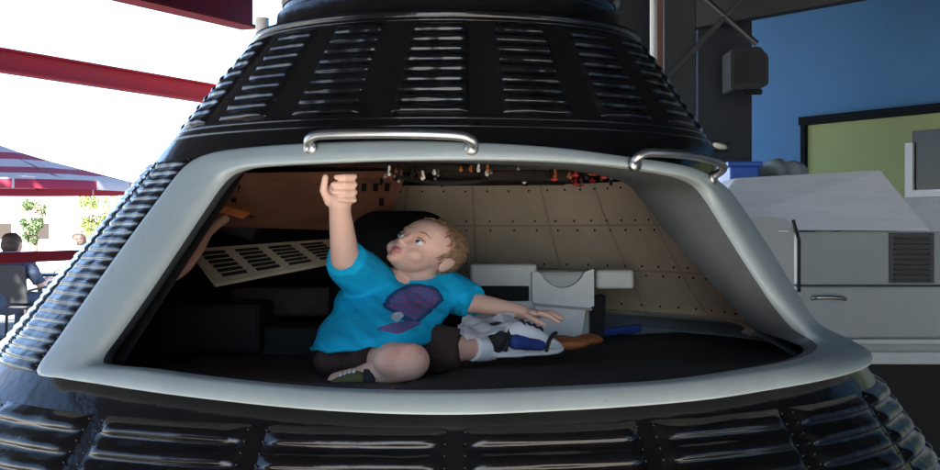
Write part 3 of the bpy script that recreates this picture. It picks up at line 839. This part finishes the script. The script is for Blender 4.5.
# fascia on the right far edge
a, b = Vector((1.42, 9.18, 0)), Vector((3.6, 5.91, 0)); bm = NB()
prism(bm, [a+Vector((0, 0, EYE+1.35)), b+Vector((0, 0, EYE+1.35)), b+Vector((0, 0, RZ-.005)), a+Vector((0, 0, RZ-.005))], (.08, .055, 0)); obj('fascia', bm, M_roof, pav)
def column(px0, px1, d, dep, m, name='column', top=RZ-.01):
    a, b = P(px0, 0, d), P(px1, 0, d)
    bm = NB(); box(bm, ((a.x+b.x)/2, d+dep/2, top/2+.005), (b.x-a.x, dep, top-.01), .006)
    return obj(name, bm, m, pav)
column(664, 696, 8.4, .22, M_col)
column(697.5, 752, 9.2, .4, M_navy, 'wide_column')
for (x0, y0, x1, y1) in ((662, 84, 752, -12), (690, -14, 757, 44)):
    bm = NB(); tube(bm, [P(x0, y0, 8.2), P(x1, y1, 8.2)], .018, 10); obj('brace_rod', bm, mat('grey steel rod', (.09, .09, .09), .4, .6), pav)
bm = NB(); a = P(255.5, 0, 11.2); b = P(269, 0, 11.2)
tube(bm, [((a.x+b.x)/2, 11.2, 0), ((a.x+b.x)/2, 11.2, EYE+1.735)], (b.x-a.x)/2, 20); obj('column', bm, M_whitepaint, pav, smooth=False)
# white downpipe and timber post behind the capsule
bm = NB(); a = P(653, 0, 7.4); tube(bm, [(a.x, 7.4, 0), (a.x, 7.4, RZ-.3)], .0165, 16)
obj('downpipe', bm, M_whitepaint, pav)
bm = NB(); a = P(660, 0, 7.5); box(bm, (a.x, 7.52, (RZ-.3)/2), (.034, .05, RZ-.3), .004)
obj('timber_post', bm, M_brownwood, pav)
# loudspeaker hung on the column
ls = thing('loudspeaker', P(749, 70, 8.6), 'black box loudspeaker mounted high on the dark column', 'loudspeaker')
bm = NB()
prism(bm, [P(731, 49, 8.5), P(760, 46, 8.5), P(769, 56, 8.5), P(769, 84, 8.5), P(762, 88, 8.5), P(731, 90, 8.5)], (0, .3, 0)); bmesh.ops.bevel(bm, geom=list(bm.edges), offset=.008, segments=2, affect='EDGES')
obj('cabinet', bm, M_col, ls)
bm = NB(); prism(bm, [P(735, 53, 8.499), P(759, 51, 8.499), P(765, 58, 8.499), P(765, 82, 8.499), P(735, 85, 8.499)], (0, -.006, 0)); obj('grille', bm, M_mesh, ls)
bm = NB(); box(bm, P(752, 92, 8.62), (.12, .05, .03), .004); obj('bracket', bm, M_slot, ls)
# small white light fixture by the column
lf = thing('wall_lamp', P(720, 146, 8.3), 'small cream oval lamp fitting low on the dark column behind the capsule', 'lamp')
bm = NB(); ell(bm, P(720, 146, 8.32), (.045, .03, .019), Matrix.Rotation(R(15), 3, 'Y')); obj('lens', bm, M_lampwhite, lf, smooth=True)
bm = NB(); box(bm, P(720, 147, 8.42), (.11, .16, .05), .006); obj('backplate', bm, M_col, lf)

# ------------------------------------------------------------------ blue building on the right
T0, TV = Vector((2.69, 11, 0)), Vector((-.5, .86, 0)).normalized()
NV = Vector((-TV.y, TV.x, 0)); NV = NV if NV.y < 0 else -NV         # towards the camera
bld = thing('blue_building', T0, 'long blue stucco building with an olive green section and one window', 'building')
def wallbox(t0, t1, z0, z1, front, back, name, m, parent):
    bm = NB(); p = [T0+TV*t0+NV*front+Vector((0, 0, z0)), T0+TV*t1+NV*front+Vector((0, 0, z0)), T0+TV*t1+NV*front+Vector((0, 0, z1)), T0+TV*t0+NV*front+Vector((0, 0, z1))]
    prism(bm, p, -NV*(front+back)); return obj(name, bm, m, parent)
wallbox(-17, 6.5, 0, 5.2, 0, .3, 'wall', M_bluewall, bld)
wallbox(-7, .0, .0, EYE+.86, .05, -.003, 'green_wall', M_green, bld)
wallbox(-7, .05, EYE+.862, EYE+.925, .10, -.003, 'trim', M_trim, bld)
wallbox(.0, .05, 0, EYE+.861, .08, -.003, 'corner_trim', M_trim, bld)
wn = wallbox(-2.9, -1.08, EYE+.315, EYE+.745, .075, -.052, 'window', M_winglass, bld)
for (t0, t1, z0, z1) in ((-1.10, -1.03, EYE+.27, EYE+.66), (-2.95, -1.101, EYE+.27, EYE+.32), (-2.02, -1.97, EYE+.321, EYE+.745)):
    wallbox(t0, t1, z0, z1, .095, -.052, 'frame', M_whitepaint, wn)
wallbox(-7, -.93, 0, EYE+.268, .085, -.052, 'lower_wall', M_pale, bld)

# ------------------------------------------------------------------ grey sheet metal unit
ZC = EYE
def Q(px, py, d): return P(px, py, d)
cab = thing('metal_cabinet', P(850, 235+1.25*1400/5., 5.2), 'long grey metal cabinet with a sloping sheet steel hood and black louvre', 'cabinet')
bm = NB(); d0 = 5.0
x0, x1 = P(797, 0, d0).x, P(1010, 0, d0).x
box(bm, ((x0+x1)/2, d0+.35, EYE+(.012-.18)/2), (x1-x0, .7, .012+.18), .006)
obj('body', bm, M_cab, cab)
bm = NB(); box(bm, ((x0+x1)/2, d0+.335, EYE-.30), (x1-x0+.02, .73, .235), .008)
obj('lower_body', bm, mat('grey enamel lower', (.27, .30, .305), .4, var=.08, vscale=3), cab)
bm = NB(); box(bm, ((x0+x1)/2, d0+.32, EYE-.376), (x1-x0+.03, .78, .018), .004)
obj('ledge', bm, M_cab2, cab)
bm = NB(); box(bm, ((x0+x1)/2, d0+.335, EYE-.424), (x1-x0+.0, .70, .074), .004)
obj('base_rail', bm, M_cab2, cab)
bm = NB(); box(bm, ((x0+x1)/2, d0+.40, (EYE-.462)/2), (x1-x0-.05, .62, EYE-.464), .004)  # black base stands in for the shadow under the cabinet
obj('shadow_base', bm, M_slot, cab)
hood = NB()
fr = [P(700, 229.5, 4.97), P(931, 230.5, 4.97)]; bk = [P(736, 178, 5.3), P(881, 170, 5.3)]
top_b = [bk[0]+Vector((0, .25, .0)), bk[1]+Vector((0, .25, 0))]; fb = [Vector((fr[0].x, 5.75, fr[0].z)), Vector((fr[1].x, 5.75, fr[1].z))]
V = [hood.verts.new(p) for p in (fr[0], fr[1], bk[1], bk[0], top_b[1], top_b[0], fb[1], fb[0])]
for idx in ((0, 1, 2, 3), (3, 2, 4, 5), (5, 4, 6, 7), (1, 6, 4, 2), (0, 3, 5, 7), (0, 7, 6, 1)): hood.faces.new([V[i] for i in idx])
bmesh.ops.bevel(hood, geom=list(hood.edges), offset=.006, segments=2, affect='EDGES')
obj('hood', hood, M_galv, cab)
lv = NB(); a, b = P(889, 283, 4.995), P(934, 233, 4.995); box(lv, ((a.x+b.x)/2, 4.996, (a.z+b.z)/2), (b.x-a.x, .012, b.z-a.z), .002)
lv = obj('louvre', lv, mat('charcoal louvre', (.03, .032, .033), .5), cab)
bm = NB()
for i in range(9):
    z = a.z+.012+i*(b.z-a.z-.02)/8.6; box(bm, ((a.x+b.x)/2, 4.985, z), (b.x-a.x-.03, .012, .006), 0, Matrix.Rotation(R(-30), 3, 'X'))
obj('blade', bm, mat('louvre blade', (.10, .105, .105), .4, .3), lv)
hb = NB(); tube(hb, cat([P(812, 300, 4.99), P(815, 298, 4.95), P(830, 297.5, 4.945), P(843, 298.5, 4.95), P(846, 300, 4.99)], 5), .007, 10)
obj('handle', hb, M_chrome, cab, smooth=True)
bm = NB(); box(bm, P(833, 292.5, 4.985), (.07, .02, .008), .002); obj('latch', bm, M_chrome, cab)
# round cornered steel locker beside it
lk = thing('steel_locker', P(770, 235+1.25*1400/4.6, 4.7), 'short grey steel locker with a rounded top corner beside the capsule', 'locker')
bm = NB(); prof = [P(700, 600, 4.6), P(700, 217, 4.6), P(772, 217.5, 4.6)]
for i in range(9):
    t = i/8*math.pi/2; prof.append(P(778+16*math.sin(t), 232-14*math.cos(t), 4.6))
prof += [P(794.5, 600, 4.6)]
for p in prof: p.z = max(p.z, .0)
prism(bm, prof, (0, .3, 0)); obj('cabinet', bm, mat('mid grey steel', (.21, .225, .23), .4, .2, var=.1, vscale=4), lk)
bm = NB(); tube(bm, [P(793, 220, 4.585), P(799, 240, 4.59), P(799, 292, 4.59)], .006, 8); obj('edge_strip', bm, M_slot, lk)
bm = NB(); box(bm, P(783, 231, 4.597), (.035, .008, .006), .001); obj('latch', bm, M_chrome, lk)
# bright blue crate with a bundle behind it
bb = thing('blue_crate', P(748, 170, 5.9), 'bright blue plastic crate standing behind the steel hood', 'crate')
bm = NB(); a, b = P(730, 190, 5.85), P(760, 165, 5.85); box(bm, ((a.x+b.x)/2, 6.0, (a.z+b.z)/2), (b.x-a.x, .3, b.z-a.z), .012); obj('bin', bm, M_bluebin, bb)
bm = NB(); box(bm, ((a.x+b.x)/2, 6.0, b.z+.004), (b.x-a.x+.02, .32, .022), .006); obj('rim', bm, M_bluebin, bb)
bm = NB(); ell(bm, P(775, 170, 6.05), (.06, .1, .05)); ell(bm, P(792, 172, 6.1), (.07, .1, .045)); ell(bm, P(758, 172, 6.2), (.05, .1, .04)); me = fuse(bm, .01, 4); wrinkle(me, .012, 14)
setp(objm('bundle', me, mat('grey green tarpaulin', (.33, .38, .36), .7, var=.3, vscale=10), None, P(780, 180, 6.1), True), 'crumpled grey green bundle beside the blue crate behind the hood', 'bundle')
st = thing('storage_shelf', P(770, 180, 6.1)-Vector((0, 0, 1.4)), 'dark storage shelf behind the sheet steel hood', 'shelf')
st.location.z = 0; W[st.name].z = 0
sz = P(0, 190, 5.85).z
bm = NB(); box(bm, (P(770, 0, 6.05).x, 6.05, sz-.012), (.5, .5, .02), .003); obj('top', bm, M_col, st)
for sx in (-.23, .23):
    for sy in (-.2, .2):
        bm = NB(); box(bm, (P(770, 0, 6.05).x+sx, 6.05+sy, (sz-.023)/2), (.03, .03, sz-.025), .003); obj('leg', bm, M_col, st)

# ------------------------------------------------------------------ the patio on the left
# red guard rail
rl = thing('guard_rail', (-1.9, 5.6, 0), 'bright red painted steel guard rail in front of the patio', 'railing')
a, b = P(-60, 260, 5.2), P(118, 253.5, 6.6)
bm = NB(); d = (b-a).normalized(); up = Vector((0, 0, .045)); s = Vector((d.y, -d.x, 0))*.05
prism(bm, [a-up*.5-s*.5, a+up*.5-s*.5, a+up*.5+s*.5, a-up*.5+s*.5], b-a); bmesh.ops.bevel(bm, geom=list(bm.edges), offset=.006, segments=2, affect='EDGES')
obj('top_bar', bm, M_rail, rl)
for t in (.04, .96):
    p = a.lerp(b, t); bm = NB(); box(bm, (p.x, p.y, (p.z-.024)/2), (.05, .05, p.z-.026), .004); obj('post', bm, M_rail, rl)
# striped umbrella
ux, ud = -8, 16.5
apex = P(ux, 143, ud); rimz = P(0, 184, ud).z
um = thing('patio_umbrella', (apex.x, ud, 0), 'red and white striped patio umbrella open over the tables', 'umbrella')
RU = (142-ux)/F*ud
bm = NB(); n = 64; rings = []
for r_, z in ((.02, apex.z), (.3, apex.z-.10), (.7, apex.z-.22), (1.1, apex.z-.33), (1.45, apex.z-.42), (RU, rimz)):
    rings.append([bm.verts.new((apex.x+r_*(1-.02*(k % 8 in (3, 4, 5)))*math.cos(2*math.pi*k/n), ud+r_*math.sin(2*math.pi*k/n), z)) for k in range(n)])
rings.append([bm.verts.new((v.co.x, v.co.y, v.co.z-.10)) for v in rings[-1]])
for A_, B_ in zip(rings, rings[1:]):
    for k in range(n): bm.faces.new((A_[k], A_[(k+1) % n], B_[(k+1) % n], B_[k]))
can = obj('canopy', bm, M_stripe, um, smooth=True)
for k in range(8):
    t = 2*math.pi*k/8; bm = NB(); tube(bm, [(apex.x, ud, apex.z-.05), (apex.x+RU*math.cos(t), ud+RU*math.sin(t), rimz-.02)], .012, 6); obj('rib', bm, M_brownwood, um)
bm = NB(); tube(bm, [(apex.x, ud, 0), (apex.x, ud, apex.z+.06)], .025, 12); obj('pole', bm, M_brownwood, um)
bm = NB(); lathe(bm, [(.01, 0), (.28, 0), (.28, .05), (.06, .09), (.04, .3), (.01, .3)], (apex.x, ud, 0), 24); obj('base', bm, M_col, um)

def chair(loc, rz, m, label):
    t = thing('patio_chair', (0, 0, 0), label, 'chair', 'mesh chairs on the patio')
    bm = NB(); box(bm, (0, 0, .44), (.46, .46, .03), .012); obj('seat', bm, m, t)
    bm = NB(); box(bm, (0, -.24, .70), (.46, .025, .44), .01, Matrix.Rotation(R(8), 3, 'X')); obj('backrest', bm, m, t)
    for sx in (-1, 1):
        for sy in (-1, 1):
            bm = NB(); tube(bm, [(sx*.2, sy*.2, .425), (sx*.24, sy*.25, 0)], .013, 8); obj('leg', bm, m, t)
        bm = NB(); tube(bm, cat([(sx*.235, -.25, .62), (sx*.26, -.05, .65), (sx*.26, .18, .64), (sx*.23, .2, .45)], 4), .012, 8); obj('armrest', bm, m, t)
    t.location = loc; t.rotation_euler = (0, 0, rz); t.scale = (1.35, 1.35, 1); return t
def sitter(loc, rz, m_sh, m_tr, m_hr, label, name='person'):
    bm = NB()
    ell(bm, (0, .02, 1.15), (.075, .095, .115)); ell(bm, (0, .07, 1.10), (.05, .05, .06)); ell(bm, (0, .115, 1.13), (.012, .02, .02))
    for s in (-1, 1): ell(bm, (s*.076, .01, 1.14), (.012, .02, .03))
    cone(bm, (0, -.02, 1.1), (0, -.05, .95), .05, .055, 12)
    cone(bm, (0, -.06, .9), (0, -.08, .55), .12, .13, 14)
    for s in (-1, 1):
        cone(bm, (s*.18, -.05, .92), (s*.24, .05, .68), .05, .04, 10); cone(bm, (s*.24, .05, .68), (s*.16, .30, .74), .038, .028, 10)
        ell(bm, (s*.15, .34, .745), (.035, .045, .018))
        for k in range(4): cone(bm, (s*.15-.027+k*.018, .37, .745), (s*.15-.03+k*.02, .43-.01*abs(k-1.5), .738), .0095, .008, 7)
        cone(bm, (s*.12, .34, .745), (s*.095, .38, .74), .011, .009, 7)
        cone(bm, (s*.1, -.02, .52), (s*.13, .40, .50), .085, .06, 12); cone(bm, (s*.13, .40, .50), (s*.13, .36, .07), .055, .038, 12)
        cone(bm, (s*.13, .34, .04), (s*.14, .52, .035), .038, .032, 10)
    me = fuse(bm, .0085, 3); o = objm(name, me, M_skin, None, (0, 0, 0), True); setp(o, label, 'person')
    bm = NB(); cone(bm, (0, -.06, .93), (0, -.08, .5), .15, .165, 16); cone(bm, (-.14, -.05, .94), (.14, -.05, .94), .075, .075, 14)
    for s in (-1, 1): cone(bm, (s*.17, -.05, .93), (s*.235, .04, .70), .068, .055, 12, sph=False)
    me = fuse(bm, .012, 3); wrinkle(me, .008, 9); objm('shirt', me, m_sh, o, smooth=True)
    bm = NB()
    for s in (-1, 1): cone(bm, (s*.1, -.03, .52), (s*.13, .41, .50), .1, .072, 12); cone(bm, (s*.13, .41, .50), (s*.13, .36, .12), .068, .055, 12, sph=False)
    me = fuse(bm, .012, 3); wrinkle(me, .006, 10); objm('trousers', me, m_tr, o, smooth=True)
    bm = NB(); ell(bm, (0, -.005, 1.185), (.083, .098, .095)); ell(bm, (0, -.04, 1.13), (.08, .07, .09))
    me = fuse(bm, .01, 2); wrinkle(me, .006, 25); objm('hair', me, m_hr, o, smooth=True)
    o.location = loc; o.rotation_euler = (0, 0, rz); o.scale = (1.35, 1.35, 1); return o
g = lambda px, d: Vector(((px-470)/F*d, d, 0))
chair(g(16, 16.), R(-12), M_mesh, 'black mesh chair with a person in dark navy, nearest the guard rail')
sitter(g(12, 16.), R(-12), M_navycloth, M_denim, M_dkhair, 'person in a dark navy shirt with brown hair seated facing away under the umbrella')
chair(g(78, 24.), R(80), M_mesh, 'black mesh chair holding a person in pale blue, farther out on the patio')
sitter(g(78, 24.), R(80), M_bluecloth, M_denim, M_dkhair, 'person in a pale blue shirt seated in profile farther out on the patio')
tb = thing('patio_table', g(44, 18.9), 'round dark patio table in front of the person in navy', 'table')
c = g(40, 18.9)
bm = NB(); lathe(bm, [(.01, .70), (.45, .70), (.46, .715), (.45, .73), (.01, .73)], c, 32); obj('table_top', bm, M_navy, tb)
bm = NB(); lathe(bm, [(.01, .05), (.04, .05), (.03, .69), (.01, .69)], c, 16); obj('leg', bm, M_col, tb)
bm = NB(); lathe(bm, [(.01, .0), (.27, .0), (.26, .03), (.05, .045), (.01, .045)], c, 24); obj('base', bm, M_col, tb)

# bushes and a pale house beyond
def tree(loc, h, rw, m, label, trunk=.35, seed=1, n=1500):
    rnd = random.Random(seed)
    t = thing('tree', loc, label, 'tree', 'trees beyond the patio')
    bm = NB(); tube(bm, [loc, Vector(loc)+Vector((.05*h, 0, h*.3)), Vector(loc)+Vector((.02*h, .02*h, h*.7))], [h*.04, h*.03, h*.012], 8)
    for k in range(5):
        q = Vector(loc)+Vector((.03*h, 0, h*(.3+.07*k))); tube(bm, [q, q+Vector((rnd.uniform(-1, 1)*rw*.7, rnd.uniform(-1, 1)*rw*.7, h*.22))], [h*.016, h*.005], 6)
    obj('trunk', bm, M_bark, t, smooth=True)
    bm = NB(); cl = []
    for k in range(13):
        cl.append((Vector(loc)+Vector((rnd.gauss(0, rw*.42), rnd.gauss(0, rw*.42), h*rnd.uniform(trunk, .92))), rnd.uniform(.22, .42)*rw))
    for k in range(n):
        c_, r_ = rnd.choice(cl); v = Vector((rnd.gauss(0, 1), rnd.gauss(0, 1), rnd.gauss(0, .8))).normalized()*r_*rnd.uniform(.5, 1.08)
        p = c_+v; s = h*rnd.uniform(.016, .035); q = Matrix.Rotation(rnd.uniform(0, 6.28), 3, Vector((rnd.uniform(-1, 1), rnd.uniform(-1, 1), rnd.uniform(-1, 1))).normalized())
        bm.faces.new([bm.verts.new(p+q @ Vector(w_)*s) for w_ in ((-1, 0, 0), (0, -.5, .1), (1.1, 0, 0), (0, .5, .1))])
    obj('crown', bm, m, t, normals=False)
tree(g(33, 55), 2.75, .65, M_leafd, 'narrow deep green tree left of the others beyond the patio', seed=4)
tree(g(106, 60), 3.1, 1.3, M_leaf, 'wide yellow green bushy tree beside the capsule flank', seed=8, n=2200)
tree(g(132, 66), 2.9, 1.2, M_leaf, 'pale green tree just behind the capsule edge', seed=11)
hs = thing('house', g(-5, 90), 'low pale house with a shallow roof far beyond the patio', 'house')
c = g(0, 90)
bm = NB(); box(bm, (c.x, 93, 1.3), (9, 6, 2.6)); obj('wall', bm, M_pale, hs)
bm = NB(); prism(bm, [(c.x-5, 89.5, 2.61), (c.x+5, 89.5, 2.61), (c.x+4, 93, 3.6), (c.x-4, 93, 3.6)], (0, 0, .12)); obj('roof', bm, mat('tan roof', (.35, .25, .17), .8), hs)
for k in (-2.4, 0.2, 2.6):
    bm = NB(); box(bm, (c.x+k, 89.97, 1.5), (1.1, .05, 1.0)); obj('window', bm, M_winglass, hs)

# dark wall at the back of the pavilion and unseen buildings added behind the camera to darken rib reflections
bm = NB(); a, b = P(585, 0, 9.9), P(664, 0, 9.9); box(bm, ((a.x+b.x)/2, 10.0, (RZ-.02)/2), (b.x-a.x, .2, RZ-.02), .005); obj('back_panel', bm, M_navy, pav)
rb_ = thing('added_building_right', (5.5, -5.5, 0), 'unseen dark brick building added behind the camera to darken the capsule reflections', 'building')
bm = NB(); box(bm, (6.7, -6.5, 2.6), (10, 2, 5.2), .01); obj('wall', bm, mat('dark brick', (.05, .03, .025), .85, var=.3, vscale=5, bump=.3, bscale=40), rb_)
for i in range(4):
    bm = NB(); box(bm, (3.1+2.3*i, -5.49, 1.9), (1.2, .04, 1.5), .003); w_ = obj('window', bm, M_winglass, rb_)
    bm = NB(); box(bm, (3.1+2.3*i, -5.48, 1.1), (1.35, .08, .07), .004); obj('sill', bm, M_pale, w_)

lb_ = thing('added_building_left', (-7.6, -5.5, 0), 'unseen red brick building added left of the gap to darken the capsule reflections', 'building')  # unseen too, added so the left ribs reflect something dark and reddish
bm = NB(); box(bm, (-7.6, -6.5, 2.6), (9.4, 2, 5.2), .01); obj('wall', bm, mat('red brick', (.16, .035, .028), .85, var=.35, vscale=5, bump=.3, bscale=40), lb_)
for i in range(4):
    bm = NB(); box(bm, (-4.1-2.2*i, -5.49, 1.9), (1.2, .04, 1.5), .003); w_ = obj('window', bm, M_winglass, lb_)
    bm = NB(); box(bm, (-4.1-2.2*i, -5.48, 1.1), (1.35, .08, .07), .004); obj('sill', bm, M_pale, w_)

tr = thing('added_shade_tree', (-7.3, 9.3, 0), 'unseen tall leafy tree added left of the patio to shade the umbrella', 'tree')  # out of view, added to keep the sun off umbrella and sitters
bm = NB(); tube(bm, [(-7.3, 9.3, 0), (-7.25, 9.35, 2.5), (-7.3, 9.3, 5), (-7.2, 9.3, 8)], [.24, .19, .15, .05], 12)
rn = random.Random(5)
for k in range(9):
    t = rn.uniform(0, 6.28); z = 4.5+.35*k; tube(bm, [(-7.3, 9.3, z), (-7.3+1.2*math.cos(t), 9.3+1.2*math.sin(t), z+.9), (-7.3+2.4*math.cos(t), 9.3+2.4*math.sin(t), z+1.5)], [.09, .05, .015], 7)
obj('trunk', bm, M_bark, tr, smooth=True)
bm = NB(); cl = [(Vector((-7.0+rn.gauss(0, 1.35), 9.6+rn.gauss(0, 1.35), rn.uniform(6.0, 10.6))), rn.uniform(.8, 1.4)) for k in range(26)]
for k in range(7000):
    c_, r_ = rn.choice(cl); p = c_+Vector((rn.gauss(0, 1), rn.gauss(0, 1), rn.gauss(0, .8))).normalized()*r_*rn.uniform(.4, 1.05)
    q = Matrix.Rotation(rn.uniform(0, 6.28), 3, Vector((rn.uniform(-1, 1), rn.uniform(-1, 1), rn.uniform(-1, 1))).normalized())
    bm.faces.new([bm.verts.new(p+q @ Vector(w_)*.15) for w_ in ((-1, 0, 0), (0, -.5, .1), (1.1, 0, 0), (0, .5, .1))])
obj('crown', bm, M_leafd, tr, normals=False)

up_ = [o for o in child.children if o.name == 'sneaker'][0]
bm = NB(); cone(bm, P(515, 342, 2.205), P(541, 345.5, 2.222), .0125, .0085, 14); me = fuse(bm, .002, 3); wrinkle(me, .001, 90)
objm('side_panel', me, M_blue, up_, smooth=True)
for x_ in (507, 548):
    bm = NB(); tube(bm, cat([P(x_-2, 352, 2.19), P(x_+1, 341, 2.19), P(x_+5, 335, 2.21), P(x_+8, 333, 2.24)], 5), .0038, 8)
    objm('strap', fuse(bm, .0018, 2), M_blackcloth, up_, smooth=True)
